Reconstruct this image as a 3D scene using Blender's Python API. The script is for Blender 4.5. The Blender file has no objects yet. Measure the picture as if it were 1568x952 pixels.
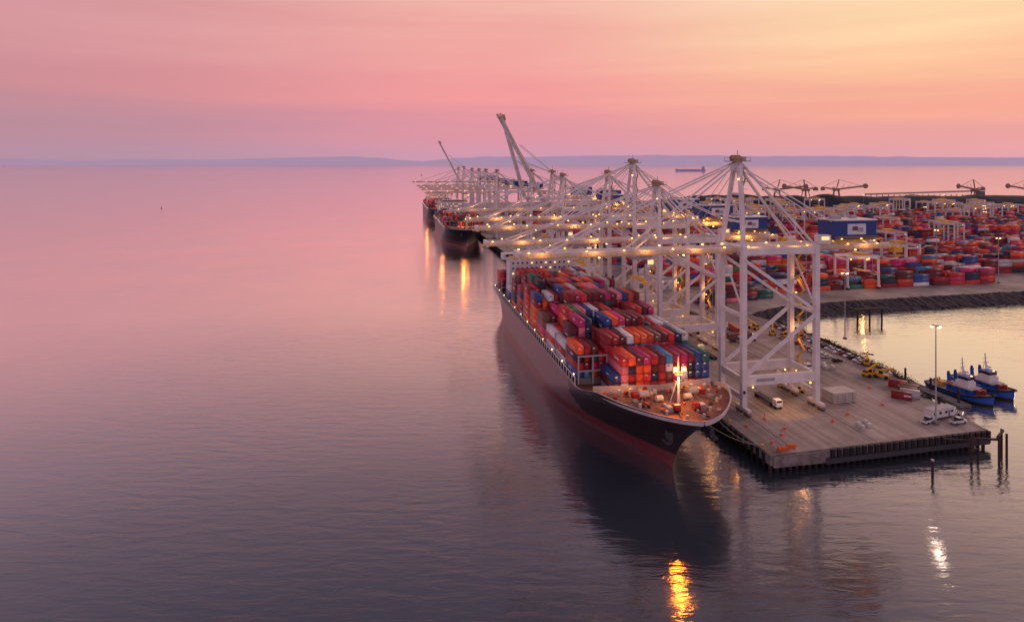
import bpy, math, random
import numpy as np
from mathutils import Vector, Matrix, noise
random.seed(7); rng=np.random.default_rng(7)
sc=bpy.context.scene
sc.view_settings.view_transform='Standard'; sc.view_settings.look='None'; sc.view_settings.exposure=0; sc.view_settings.gamma=1
TH=math.radians(11.31)
U=Vector((-math.sin(TH),math.cos(TH),0)); V=Vector((math.cos(TH),math.sin(TH),0))
O=Vector((78.7,211,0)); QZ=5.0
def W(s,t,z=0.0):
    p=O+U*s+V*t; return Vector((p.x,p.y,z))
def lin(r,g,b):
    f=lambda c:(c/255/12.92) if c/255<=0.04045 else ((c/255+0.055)/1.055)**2.4
    return (f(r),f(g),f(b),1)
# ---------------------------------------------------------------- materials
MATS={}
def newmat(n):
    m=bpy.data.materials.new(n); m.use_nodes=True; m.node_tree.nodes.clear(); MATS[n]=m
    nt=m.node_tree; o=nt.nodes.new('ShaderNodeOutputMaterial'); return m,nt,o
def pmat(n,col,rough=0.6,metal=0,var=0.25,scale=0.5,dirt=None,spec=0.4):
    m,nt,o=newmat(n); N=nt.nodes.new; L=nt.links.new
    b=N('ShaderNodeBsdfPrincipled'); b.inputs['Roughness'].default_value=rough; b.inputs['Metallic'].default_value=metal
    b.inputs['Specular IOR Level'].default_value=spec
    tc=N('ShaderNodeTexCoord'); no=N('ShaderNodeTexNoise'); no.inputs['Scale'].default_value=scale; no.inputs['Detail'].default_value=6
    L(tc.outputs['Object'],no.inputs['Vector'])
    r=N('ShaderNodeMapRange'); r.inputs[1].default_value=0.3; r.inputs[2].default_value=0.7; L(no.outputs[0],r.inputs[0])
    mx=N('ShaderNodeMix'); mx.data_type='RGBA'
    d=dirt if dirt else tuple(c*(1-var) for c in col[:3])+(1,)
    mx.inputs[6].default_value=d; mx.inputs[7].default_value=tuple(col[:3])+(1,)
    L(r.outputs[0],mx.inputs[0]); L(mx.outputs[2],b.inputs['Base Color']); L(b.outputs[0],o.inputs[0]); return m
def emat(n,col,s):
    m,nt,o=newmat(n); e=nt.nodes.new('ShaderNodeEmission'); e.inputs[0].default_value=tuple(col[:3])+(1,); e.inputs[1].default_value=s
    nt.links.new(e.outputs[0],o.inputs[0]); m.cycles.emission_sampling='NONE'; return m
pmat('crane_white',(0.82,0.78,0.77),0.45,dirt=(0.62,0.57,0.54,1),scale=0.22)
pmat('crane_grey',(0.45,0.43,0.43),0.5)
pmat('gunwale_grey',(0.55,0.50,0.50),0.5)
pmat('rail_yellow',(0.80,0.45,0.06),0.5)
pmat('dark_steel',(0.05,0.05,0.055),0.6)
pmat('house_blue',(0.015,0.05,0.22),0.4,var=0.1)
pmat('sign_white',(0.75,0.75,0.8),0.5)
pmat('apex_tan',(0.42,0.28,0.20),0.7)
pmat('rubber',(0.015,0.015,0.016),0.8)
pmat('glass_dark',(0.02,0.025,0.035),0.08)
pmat('paint_white',(0.72,0.72,0.72),0.3,var=0.05)
pmat('paint_silver',(0.35,0.35,0.37),0.3,var=0.05)
pmat('paint_black',(0.02,0.02,0.022),0.3,var=0.05)
pmat('paint_red',(0.35,0.03,0.03),0.35,var=0.1)
pmat('paint_blue',(0.02,0.10,0.45),0.35,var=0.15)
pmat('machine_yellow',(0.80,0.42,0.03),0.4,var=0.15)
pmat('cone_orange',(0.85,0.15,0.03),0.5)
pmat('deck_red',(0.22,0.10,0.075),0.8,var=0.5)
pmat('deck_grey',(0.25,0.24,0.26),0.7,var=0.3)
pmat('ship_white',(0.75,0.73,0.72),0.4,var=0.08)
pmat('concrete_wall',(0.26,0.23,0.21),0.85,dirt=(0.09,0.075,0.07,1),scale=0.4)
pmat('pile_brown',(0.07,0.04,0.035),0.85,var=0.5)
pmat('coal',(0.012,0.016,0.032),0.95,var=0.4,scale=0.05)
pmat('rope',(0.3,0.25,0.2),0.9)
pmat('leaf',(0.035,0.045,0.02),0.9,var=0.5,scale=0.8)
pmat('hatch_cover',(0.6,0.55,0.48),0.7)
pmat('line_yellow',(0.62,0.50,0.30),0.8,var=0.45,scale=0.9)
pmat('line_white',(0.6,0.58,0.55),0.8,var=0.4,scale=0.9)
emat('lamp_warm',(1.0,0.40,0.06),8)
emat('lamp_white',(1.0,0.66,0.32),6)
emat('lamp_mast',(1.0,0.30,0.03),30)
emat('window_lit',(1.0,0.55,0.22),1.6)

def hullmat(n,low,up,split):
    m,nt,o=newmat(n); N=nt.nodes.new; L=nt.links.new
    b=N('ShaderNodeBsdfPrincipled'); b.inputs['Roughness'].default_value=0.38; b.inputs['Specular IOR Level'].default_value=0.8
    tc=N('ShaderNodeTexCoord'); sp=N('ShaderNodeSeparateXYZ'); L(tc.outputs['Object'],sp.inputs[0])
    lt=N('ShaderNodeMath'); lt.operation='LESS_THAN'; lt.inputs[1].default_value=split; L(sp.outputs[2],lt.inputs[0])
    no=N('ShaderNodeTexNoise'); no.inputs['Scale'].default_value=1.0; no.inputs['Detail'].default_value=5
    mp=N('ShaderNodeMapping'); mp.inputs['Scale'].default_value=(0.5,0.5,0.08); L(tc.outputs['Object'],mp.inputs[0]); L(mp.outputs[0],no.inputs['Vector'])
    mx=N('ShaderNodeMix'); mx.data_type='RGBA'; mx.inputs[6].default_value=up; mx.inputs[7].default_value=low; L(lt.outputs[0],mx.inputs[0])
    m2=N('ShaderNodeMix'); m2.data_type='RGBA'; m2.blend_type='MULTIPLY'; m2.inputs[0].default_value=0.7
    cr=N('ShaderNodeMapRange'); cr.inputs[3].default_value=0.5; cr.inputs[4].default_value=1.4; L(no.outputs[0],cr.inputs[0])
    L(mx.outputs[2],m2.inputs[6]); L(cr.outputs[0],m2.inputs[7])
    L(m2.outputs[2],b.inputs['Base Color']); L(b.outputs[0],o.inputs[0])
hullmat('hull_paint',(0.21,0.05,0.06,1),(0.22,0.115,0.125,1),4.8)
hullmat('hull_black',(0.21,0.05,0.06,1),(0.042,0.028,0.034,1),4.8)
hullmat('tug_hull',(0.015,0.015,0.02,1),(0.02,0.10,0.45,1),1.0)

def contmat():
    m,nt,o=newmat('container_paint'); N=nt.nodes.new; L=nt.links.new
    b=N('ShaderNodeBsdfPrincipled'); b.inputs['Roughness'].default_value=0.5
    at=N('ShaderNodeAttribute'); at.attribute_name='Col'
    uv=N('ShaderNodeUVMap'); uv.uv_map='UVMap'; sp=N('ShaderNodeSeparateXYZ'); L(uv.outputs[0],sp.inputs[0])
    def mth(op,a,bv=None,c=None):
        n=N('ShaderNodeMath'); n.operation=op
        for i,x in enumerate((a,bv,c)):
            if x is None: continue
            if isinstance(x,(int,float)): n.inputs[i].default_value=x
            else: L(x,n.inputs[i])
        return n.outputs[0]
    e1=mth('LESS_THAN',sp.outputs[1],0.16); e2=mth('GREATER_THAN',sp.outputs[1],2.42)
    e3=mth('LESS_THAN',sp.outputs[0],0.14)
    e=mth('MAXIMUM',mth('MAXIMUM',e1,e2),e3)
    cor=mth('SINE',mth('MULTIPLY',sp.outputs[0],22.0)); cor=mth('MULTIPLY_ADD',cor,0.10,0.95)  # corrugation shading put into the colour as light and dark stripes
    k=mth('MULTIPLY',cor,mth('SUBTRACT',1.0,mth('MULTIPLY',e,0.5)))
    tc=N('ShaderNodeTexCoord'); no=N('ShaderNodeTexNoise'); no.inputs['Scale'].default_value=0.7; no.inputs['Detail'].default_value=5; L(tc.outputs['Object'],no.inputs['Vector'])
    k=mth('MULTIPLY',k,mth('MULTIPLY_ADD',no.outputs[0],1.1,0.5))
    mx=N('ShaderNodeVectorMath'); mx.operation='SCALE'; L(at.outputs['Color'],mx.inputs[0]); L(k,mx.inputs[3])
    L(mx.outputs[0],b.inputs['Base Color']); L(b.outputs[0],o.inputs[0])
contmat()

def groundmat():
    m,nt,o=newmat('quay_concrete'); N=nt.nodes.new; L=nt.links.new
    b=N('ShaderNodeBsdfPrincipled'); b.inputs['Roughness'].default_value=0.65; b.inputs['Specular IOR Level'].default_value=0.4
    tc=N('ShaderNodeTexCoord')
    n1=N('ShaderNodeTexNoise'); n1.inputs['Scale'].default_value=0.03; n1.inputs['Detail'].default_value=9; n1.inputs['Roughness'].default_value=0.7; L(tc.outputs['Object'],n1.inputs['Vector'])
    mp=N('ShaderNodeMapping'); mp.inputs['Scale'].default_value=(0.5,0.02,1); L(tc.outputs['Object'],mp.inputs[0])
    n2=N('ShaderNodeTexNoise'); n2.inputs['Scale'].default_value=1.0; n2.inputs['Detail'].default_value=4; L(mp.outputs[0],n2.inputs['Vector'])
    br=N('ShaderNodeTexBrick'); br.inputs['Scale'].default_value=1.0; br.inputs['Brick Width'].default_value=11; br.inputs['Row Height'].default_value=13; br.inputs['Mortar Size'].default_value=0.07; br.offset=0.37
    br.inputs['Color1'].default_value=(1,1,1,1); br.inputs['Color2'].default_value=(0.82,0.82,0.82,1); br.inputs['Mortar'].default_value=(0.7,0.7,0.7,1); L(tc.outputs['Object'],br.inputs['Vector'])
    cr=N('ShaderNodeValToRGB'); cr.color_ramp.elements[0].position=0.36; cr.color_ramp.elements[0].color=(0.17,0.135,0.12,1); cr.color_ramp.elements[1].position=0.6; cr.color_ramp.elements[1].color=(0.44,0.35,0.30,1); L(n1.outputs[0],cr.inputs[0])
    mr=N('ShaderNodeMapRange'); mr.inputs[1].default_value=0.3; mr.inputs[2].default_value=0.65; mr.inputs[3].default_value=0.66; mr.inputs[4].default_value=1.1; L(n2.outputs[0],mr.inputs[0])
    a=N('ShaderNodeMix'); a.data_type='RGBA'; a.blend_type='MULTIPLY'; a.inputs[0].default_value=1; L(cr.outputs[0],a.inputs[6]); L(mr.outputs[0],a.inputs[7])
    c=N('ShaderNodeMix'); c.data_type='RGBA'; c.blend_type='MULTIPLY'; c.inputs[0].default_value=1; L(a.outputs[2],c.inputs[6]); L(br.outputs[0],c.inputs[7])
    L(c.outputs[2],b.inputs['Base Color']); L(b.outputs[0],o.inputs[0])
groundmat()
def rockmat():
    m,nt,o=newmat('rock'); N=nt.nodes.new; L=nt.links.new
    b=N('ShaderNodeBsdfPrincipled'); b.inputs['Roughness'].default_value=0.9
    tc=N('ShaderNodeTexCoord'); v=N('ShaderNodeTexVoronoi'); v.inputs['Scale'].default_value=0.6; L(tc.outputs['Object'],v.inputs['Vector'])
    cr=N('ShaderNodeValToRGB'); cr.color_ramp.elements[0].color=(0.07,0.055,0.055,1); cr.color_ramp.elements[1].color=(0.012,0.011,0.013,1); cr.color_ramp.elements[1].position=0.8; L(v.outputs['Distance'],cr.inputs[0])
    L(cr.outputs[0],b.inputs['Base Color']); L(b.outputs[0],o.inputs[0])
rockmat()
def watermat():
    m,nt,o=newmat('sea_water'); N=nt.nodes.new; L=nt.links.new
    tc=N('ShaderNodeTexCoord')
    mp=N('ShaderNodeMapping'); mp.inputs['Scale'].default_value=(0.10,0.36,1); mp.inputs['Rotation'].default_value=(0,0,0.12); L(tc.outputs['Object'],mp.inputs[0])
    n1=N('ShaderNodeTexNoise'); n1.inputs['Scale'].default_value=1; n1.inputs['Detail'].default_value=5; n1.inputs['Roughness'].default_value=0.55; n1.inputs['Distortion'].default_value=0.4; L(mp.outputs[0],n1.inputs['Vector'])
    n2=N('ShaderNodeTexNoise'); n2.inputs['Scale'].default_value=0.012; n2.inputs['Detail'].default_value=3; L(tc.outputs['Object'],n2.inputs['Vector'])
    mr=N('ShaderNodeMapRange'); mr.inputs[1].default_value=0.35; mr.inputs[2].default_value=0.65; mr.inputs[3].default_value=0.35; mr.inputs[4].default_value=1.0; L(n2.outputs[0],mr.inputs[0])
    mu=N('ShaderNodeMath'); mu.operation='MULTIPLY'; L(n1.outputs[0],mu.inputs[0]); L(mr.outputs[0],mu.inputs[1])
    bp=N('ShaderNodeBump'); bp.inputs['Strength'].default_value=0.6; bp.inputs['Distance'].default_value=0.5; L(mu.outputs[0],bp.inputs['Height'])
    g=N('ShaderNodeBsdfGlossy'); g.inputs['Roughness'].default_value=0.085; g.inputs['Color'].default_value=(1,0.985,0.98,1); L(bp.outputs[0],g.inputs['Normal'])
    d=N('ShaderNodeBsdfDiffuse'); d.inputs['Color'].default_value=(0.034,0.042,0.056,1)
    lw=N('ShaderNodeLayerWeight'); lw.inputs[0].default_value=0.5
    cr=N('ShaderNodeValToRGB'); el=cr.color_ramp.elements
    el[0].position=0.3; el[0].color=(0.07,)*3+(1,); el[1].position=0.96; el[1].color=(1,1,1,1)
    for p,c in ((0.42,0.14),(0.55,0.28),(0.66,0.52),(0.79,0.88),(0.88,0.98)):
        e=el.new(p); e.color=(c,c,c,1)
    L(lw.outputs['Facing'],cr.inputs[0])
    mx=N('ShaderNodeMixShader'); L(cr.outputs[0],mx.inputs[0]); L(d.outputs[0],mx.inputs[1]); L(g.outputs[0],mx.inputs[2]); L(mx.outputs[0],o.inputs[0])
watermat()

# ---------------------------------------------------------------- mesh builder
class MB:
    def __init__(s): s.v=[]; s.f=[]; s.m=[]; s.names=[]; s.xf=None
    def mi(s,n):
        if n not in s.names: s.names.append(n)
        return s.names.index(n)
    def add(s,vs,fs,mat):
        k=len(s.v)
        for p in vs:
            p=Vector(p)
            if s.xf: p=s.xf@p
            s.v.append(p)
        i=s.mi(mat)
        for f in fs: s.f.append([k+j for j in f]); s.m.append(i)
    def box(s,c,d,mat,rz=0,taper=1.0):
        x,y,z=d[0]/2,d[1]/2,d[2]/2; R=Matrix.Rotation(rz,3,'Z'); c=Vector(c)
        vs=[]
        for zz,k in ((-z,1),(z,taper)):
            for xx,yy in ((-x,-y),(x,-y),(x,y),(-x,y)): vs.append(c+R@Vector((xx*k,yy*k,zz)))
        s.add(vs,[(0,3,2,1),(4,5,6,7),(0,1,5,4),(1,2,6,5),(2,3,7,6),(3,0,4,7)],mat)
    def beam(s,a,b,w,h,mat):
        a=Vector(a); b=Vector(b); d=(b-a)
        if d.length<1e-6: return
        d.normalize(); up=Vector((0,0,1)) if abs(d.z)<0.98 else Vector((0,1,0))
        x=d.cross(up).normalized(); y=x.cross(d).normalized()
        vs=[]
        for p in (a,b):
            for i,j in ((-1,-1),(1,-1),(1,1),(-1,1)): vs.append(p+x*(w/2*i)+y*(h/2*j))
        s.add(vs,[(0,1,2,3),(7,6,5,4),(0,4,5,1),(1,5,6,2),(2,6,7,3),(3,7,4,0)],mat)
    def cyl(s,a,b,r,mat,n=10,r2=None):
        a=Vector(a); b=Vector(b); d=(b-a).normalized(); up=Vector((0,0,1)) if abs(d.z)<0.98 else Vector((0,1,0))
        x=d.cross(up).normalized(); y=x.cross(d).normalized(); r2=r if r2 is None else r2
        vs=[p+x*(q*math.cos(2*math.pi*i/n))+y*(q*math.sin(2*math.pi*i/n)) for p,q in ((a,r),(b,r2)) for i in range(n)]
        fs=[(i,(i+1)%n,n+(i+1)%n,n+i) for i in range(n)]+[tuple(range(n))[::-1],tuple(range(n,2*n))]
        s.add(vs,fs,mat)
    def prism(s,prof,y0,y1,mat,inset=0):
        n=len(prof); vs=[(x,y0,z) for x,z in prof]+[(x,y1,z) for x,z in prof]
        fs=[(i,(i+1)%n,n+(i+1)%n,n+i) for i in range(n)]+[tuple(range(n))[::-1],tuple(range(n,2*n))]
        s.add(vs,fs,mat)
    def mesh(s,name):
        me=bpy.data.meshes.new(name); me.from_pydata([tuple(v) for v in s.v],[],s.f)
        for n in s.names: me.materials.append(MATS[n])
        me.polygons.foreach_set('material_index',s.m); me.update(); return me
def place(name,me,loc=(0,0,0),rz=0,scale=1,parent=None):
    ob=bpy.data.objects.new(name,me); ob.location=loc; ob.rotation_euler=(0,0,rz); ob.scale=(scale,)*3
    sc.collection.objects.link(ob)
    if parent: ob.parent=parent
    return ob
def empty(name,loc=(0,0,0),rz=0): 
    e=place(name,None,loc,rz); e.empty_display_size=1; return e
def plight(name,loc,energy,col=(1,0.42,0.10),r=0.4,parent=None,spot=None,target=None):
    l=bpy.data.lights.new(name,'SPOT' if spot else 'POINT'); l.energy=energy; l.color=col; l.shadow_soft_size=r
    if spot: l.spot_size=math.radians(spot); l.spot_blend=0.4
    ob=bpy.data.objects.new(name,l); ob.location=loc; sc.collection.objects.link(ob)
    if target is not None: ob.rotation_euler=(Vector(target)-Vector(loc)).to_track_quat('-Z','Y').to_euler()
    if parent: ob.parent=parent
    return ob

PAL=[((102,16,30),20),((158,20,32),17),((204,38,38),12),((198,30,102),9),((236,84,28),12),((34,68,134),7),((18,32,64),7),((24,98,80),4),((60,120,60),2),((212,206,206),10),((120,74,64),3),((224,115,132),4),((66,130,170),3)]
PC=np.array([lin(*c)[:3] for c,w in PAL]); PW=np.array([w for c,w in PAL],float); PW/=PW.sum()
def cont_mesh(name,P,long_axis='y',logos=True,L=12.19,Wd=2.44,H=2.59,dim=1.0):
    P=np.asarray(P,float); n=len(P); ci=rng.choice(len(PC),n,p=PW)
    for i in range(1,n):
        if rng.random()<0.4: ci[i]=ci[i-1]
    col=PC[ci]*rng.uniform(0.7,1.25,(n,1))*dim
    lx,ly=(Wd,L) if long_axis=='y' else (L,Wd)
    base=np.array([(0,0,0),(lx,0,0),(lx,ly,0),(0,ly,0),(0,0,H),(lx,0,H),(lx,ly,H),(0,ly,H)],float)-np.array([lx/2,ly/2,0])
    F=np.array([(0,1,5,4),(1,2,6,5),(2,3,7,6),(3,0,4,7),(4,5,6,7)])
    fu=[lx,ly,lx,ly,lx]
    verts=(P[:,None,:]+base[None]).reshape(-1,3)
    faces=(np.arange(n)[:,None,None]*8+F[None]).reshape(-1,4)
    uv=np.zeros((5,4,2)); 
    for k in range(5): uv[k]=[(0,0),(fu[k],0),(fu[k],2.59),(0,2.59)]
    uv[4]=[(0.3,0.3),(lx,0.3),(lx,2.2),(0.3,2.2)]
    if ly>5: uv[4]=[(0.3,0.3),(0.3,2.2),(12,2.2),(12,0.3)]
    uvs=np.tile(uv[None],(n,1,1,1)).reshape(-1,2); cols=np.repeat(col,5,axis=0)
    if logos:
        lv=[];lf=[];lc=[];lu=[];k=len(verts)
        for i in range(n):
            if rng.random()>0.45: continue
            x,y,z=P[i]; white=ci[i]!=9
            c=(0.65,0.65,0.65) if white else (0.05,0.12,0.3)
            a=rng.uniform(1.5,4.0); o=rng.uniform(-3,3); zz=z+rng.uniform(0.9,1.3); h=rng.uniform(0.35,0.8)
            if long_axis=='y':
                q=[(x-lx/2-.01,y+o+a/2,zz),(x-lx/2-.01,y+o-a/2,zz),(x-lx/2-.01,y+o-a/2,zz+h),(x-lx/2-.01,y+o+a/2,zz+h)]
                q2=[(x-.7,y-ly/2-.01,z+1.7),(x+.1,y-ly/2-.01,z+1.7),(x+.1,y-ly/2-.01,z+2.15),(x-.7,y-ly/2-.01,z+2.15)]
            else:
                q=[(x+o-a/2,y-ly/2-.01,zz),(x+o+a/2,y-ly/2-.01,zz),(x+o+a/2,y-ly/2-.01,zz+h),(x+o-a/2,y-ly/2-.01,zz+h)]; q2=None
            for qq in (q,q2):
                if qq is None: continue
                lf.append([k,k+1,k+2,k+3]); k+=4; lv+=qq; lc.append(c); lu+=[(1,1)]*4
        if lv:
            verts=np.vstack([verts,lv]); faces=np.vstack([faces,lf]); uvs=np.vstack([uvs,lu]); cols=np.vstack([cols,lc])
    me=bpy.data.meshes.new(name); nf=len(faces)
    me.vertices.add(len(verts)); me.vertices.foreach_set('co',verts.ravel())
    me.loops.add(nf*4); me.loops.foreach_set('vertex_index',faces.ravel().astype(np.int32))
    me.polygons.add(nf); me.polygons.foreach_set('loop_start',np.arange(0,nf*4,4,dtype=np.int32)); me.polygons.foreach_set('loop_total',np.full(nf,4,dtype=np.int32))
    me.update(calc_edges=True)
    u=me.uv_layers.new(name='UVMap'); u.data.foreach_set('uv',uvs.ravel())
    a=me.attributes.new('Col','FLOAT_COLOR','CORNER'); a.data.foreach_set('color',np.repeat(np.hstack([cols,np.ones((nf,1))]),4,axis=0).ravel())
    me.materials.append(MATS['container_paint']); me.validate(); return me

# ---------------------------------------------------------------- world
w=bpy.data.worlds.new("World"); sc.world=w; w.use_nodes=True; nt=w.node_tree; nt.nodes.clear(); N=nt.nodes.new; L=nt.links.new
wo=N('ShaderNodeOutputWorld'); bg=N('ShaderNodeBackground')
tc=N('ShaderNodeTexCoord'); sp=N('ShaderNodeSeparateXYZ'); L(tc.outputs['Generated'],sp.inputs[0])
mp=N('ShaderNodeMapping'); mp.inputs['Scale'].default_value=(1.2,1.2,18); mp.inputs['Rotation'].default_value=(0,0.05,0); L(tc.outputs['Generated'],mp.inputs[0])
ns=N('ShaderNodeTexNoise'); ns.inputs['Scale'].default_value=1.5; ns.inputs['Detail'].default_value=6; ns.inputs['Roughness'].default_value=0.55; L(mp.outputs[0],ns.inputs['Vector'])
def mth(op,a,b=None,c=None):
    n=N('ShaderNodeMath'); n.operation=op
    for i,x in enumerate((a,b,c)):
        if x is None: continue
        if isinstance(x,(int,float)): n.inputs[i].default_value=x
        else: L(x,n.inputs[i])
    return n.outputs[0]
nz=mth('SUBTRACT',ns.outputs[0],0.5)
za=mth('ABSOLUTE',sp.outputs[2]); zamp=mth('MINIMUM',mth('MULTIPLY',za,0.7),0.09)
zz=mth('ADD',za,mth('MULTIPLY',nz,zamp))
def ramp(lst):
    r=N('ShaderNodeValToRGB'); el=r.color_ramp.elements; r.color_ramp.interpolation='EASE'
    el[0].position=lst[0][0]; el[0].color=lin(*lst[0][1]); el[1].position=lst[-1][0]; el[1].color=lin(*lst[-1][1])
    for p,c in lst[1:-1]:
        e=el.new(p); e.color=lin(*c)
    L(zz,r.inputs[0]); return r.outputs[0]
RL=ramp([(0.0,(182,146,166)),(0.055,(188,142,157)),(0.11,(209,144,152)),(0.19,(215,152,158)),(0.26,(212,157,164)),(0.40,(178,152,168)),(0.6,(130,126,152)),(1,(105,108,145))])
RM=ramp([(0.0,(208,156,180)),(0.05,(224,150,166)),(0.11,(244,156,158)),(0.19,(243,168,162)),(0.26,(245,183,170)),(0.40,(208,164,170)),(0.6,(148,134,156)),(1,(115,115,150))])
RR=ramp([(0.0,(220,162,178)),(0.035,(230,160,162)),(0.07,(247,170,152)),(0.13,(254,196,158)),(0.20,(255,216,172)),(0.26,(255,223,186)),(0.40,(244,200,188)),(0.6,(170,148,163)),(1,(125,120,150))])
def mr(a,b):
    n=N('ShaderNodeMapRange'); n.interpolation_type='SMOOTHSTEP'; n.inputs[1].default_value=a; n.inputs[2].default_value=b; L(sp.outputs[0],n.inputs[0]); return n.outputs[0]
def mix(f,a,b,bt='MIX'):
    n=N('ShaderNodeMix'); n.data_type='RGBA'; n.blend_type=bt
    if isinstance(f,float): n.inputs[0].default_value=f
    else: L(f,n.inputs[0])
    for i,x in ((6,a),(7,b)):
        if isinstance(x,tuple): n.inputs[i].default_value=x
        else: L(x,n.inputs[i])
    return n.outputs[2]
c1=mix(mr(-0.68,0.0),RL,RM); c2=mix(mr(-0.03,0.56),c1,RR)
bk=N('ShaderNodeMapRange'); bk.interpolation_type='SMOOTHSTEP'; bk.inputs[1].default_value=0.5; bk.inputs[2].default_value=-0.4; bk.inputs[3].default_value=0; bk.inputs[4].default_value=1; L(sp.outputs[1],bk.inputs[0])
c3=mix(bk.outputs[0],c2,lin(190,162,182))
sky=N('ShaderNodeTexSky'); sky.sky_type='NISHITA'; sky.sun_disc=False; sky.sun_elevation=math.radians(3); sky.sun_rotation=math.radians(50)
sv=N('ShaderNodeVectorMath'); sv.operation='SCALE'; sv.inputs[3].default_value=0.002; L(sky.outputs[0],sv.inputs[0])
c4=mix(1.0,c3,sv.outputs[0],'ADD')
br=mth('MULTIPLY_ADD',nz,0.13,1.0)
fv=N('ShaderNodeVectorMath'); fv.operation='SCALE'; L(c4,fv.inputs[0]); L(br,fv.inputs[3])
L(fv.outputs[0],bg.inputs[0]); bg.inputs[1].default_value=0.98; L(bg.outputs[0],wo.inputs[0])
sun=bpy.data.lights.new('sun','SUN'); sun.energy=0.8; sun.angle=math.radians(14); sun.color=(1,0.70,0.56)
so=bpy.data.objects.new('sun',sun); sc.collection.objects.link(so); so.rotation_euler=(Vector((0,0,0))-Vector((0.75,0.45,0.32))).to_track_quat('-Z','Y').to_euler()

# ---------------------------------------------------------------- camera
cam=bpy.data.cameras.new('camera'); co=bpy.data.objects.new('camera',cam); sc.collection.objects.link(co); sc.camera=co
co.location=(0,0,90); co.rotation_euler=(math.radians(90),0,0); cam.sensor_width=36; cam.lens=36*950/1568; cam.shift_y=-226/1568; cam.clip_end=200000; cam.clip_start=1

# ---------------------------------------------------------------- water, hills
b=MB(); b.add([(-90000,-3000,0),(90000,-3000,0),(90000,90000,0),(-90000,90000,0)],[(0,1,2,3)],'sea_water'); place('sea_water',b.mesh('sea_water'))
def haze_glow_mat(n,c,k=0.75):  # distance haze put in as an even emission added to dark diffuse
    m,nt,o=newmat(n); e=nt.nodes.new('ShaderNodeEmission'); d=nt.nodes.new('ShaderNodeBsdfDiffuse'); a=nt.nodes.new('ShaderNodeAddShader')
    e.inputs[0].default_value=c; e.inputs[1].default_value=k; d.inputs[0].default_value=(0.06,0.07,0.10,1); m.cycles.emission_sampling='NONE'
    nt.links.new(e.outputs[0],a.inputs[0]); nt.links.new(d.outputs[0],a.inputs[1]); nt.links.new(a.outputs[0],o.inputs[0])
haze_glow_mat('haze_hills',lin(176,144,172),0.85)
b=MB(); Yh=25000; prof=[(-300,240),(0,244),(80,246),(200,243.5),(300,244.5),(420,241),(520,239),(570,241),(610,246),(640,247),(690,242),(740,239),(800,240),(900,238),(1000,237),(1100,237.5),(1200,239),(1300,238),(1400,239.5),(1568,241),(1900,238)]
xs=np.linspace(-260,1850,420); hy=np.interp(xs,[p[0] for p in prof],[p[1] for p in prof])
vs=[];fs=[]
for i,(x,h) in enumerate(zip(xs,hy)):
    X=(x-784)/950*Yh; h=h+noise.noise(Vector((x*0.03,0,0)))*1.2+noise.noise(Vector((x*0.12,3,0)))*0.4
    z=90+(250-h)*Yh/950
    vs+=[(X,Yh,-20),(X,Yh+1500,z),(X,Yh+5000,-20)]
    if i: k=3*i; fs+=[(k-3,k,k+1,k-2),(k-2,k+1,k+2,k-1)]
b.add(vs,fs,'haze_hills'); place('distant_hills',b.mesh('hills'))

# ---------------------------------------------------------------- land
shore=[(-28,69),(-1,73),(18,81),(40,84),(70,88),(100,88),(124,84)]
shoreW=[W(s,t) for s,t in shore]+[Vector((160,366,0)),Vector((190,376,0)),Vector((260,392,0)),Vector((333,408,0)),Vector((480,440,0)),Vector((800,500,0)),Vector((1500,620,0))]
poly=[W(-30,-10)]+shoreW+[Vector((2600,900,0)),Vector((2600,1600,0)),Vector((900,1440,0)),Vector((200,1400,0)),W(1130,60),W(1100,-10)]
Rm=Matrix.Rotation(-TH,3,'Z')
pl=[Rm@(p-O) for p in poly]
b=MB(); n=len(pl)
b.add([(p.x,p.y,QZ) for p in pl],[tuple(range(n))],'quay_concrete')
b.add([(p.x,p.y,QZ) for p in pl]+[(p.x,p.y,QZ-2.6) for p in pl],[(i,(i+1)%n,n+(i+1)%n,n+i) for i in range(n)],'concrete_wall')
b.add([(p.x,p.y,QZ-2.6) for p in pl],[tuple(range(n))[::-1]],'dark_steel')
land=place('ground',b.mesh('ground'),O,TH)
b=MB()
for s in np.arange(-27,1090,3.0):
    b.box((-10.25,s,QZ-1.6),(0.5,1.0,3.6),'rubber')
    if s<500: b.cyl((-8.2,s,-3),(-8.2,s,QZ-2.6),0.5,'pile_brown',8)
for t in np.arange(-9,69,2.2):
    s=-30+(t+10)*2/79
    if t>9: b.box((t,s-0.3,QZ-1.5),(1.3,0.6,3.4),'rubber')
    b.cyl((t,s+1.5,-3),(t,s+1.5,QZ-2.6),0.5,'pile_brown',8)
b.box((-0.5,-30.05,QZ-1.6),(17,0.5,3.2),'concrete_wall')
b.box((-9.6,500,QZ+0.15),(0.35,1059,0.3),'concrete_wall')
b.beam((-9.6,-29.6,QZ+.15),(68.5,-27.6,QZ+.15),0.35,0.3,'concrete_wall')
for s in np.arange(-24,1000,18):
    b.cyl((-8.6,s,QZ),(-8.6,s,QZ+.7),0.3,'machine_yellow',8); b.cyl((-8.6,s,QZ+.7),(-8.6,s,QZ+.95),0.5,'machine_yellow',8)
b.beam((8,-29.9,2.1),(68,-28.4,2.1),1.2,1.4,'dark_steel')
place('quay_wall_fenders',b.mesh('q'),O,TH)
b=MB()
for i,t in enumerate(np.arange(3.0,26.5,2.6)):
    b.box((t,60+rng.uniform(-2,2),QZ+0.004),(0.2,164,0.004),'line_yellow')
for t in (31,36.5,42,56): b.box((t,150,QZ+0.004),(0.18,350-(t-31)*3,0.004),'line_white')
for t in (-0.0,28.0):
    b.box((t,530,QZ+0.008),(0.35,1115,0.008),'dark_steel')
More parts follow.
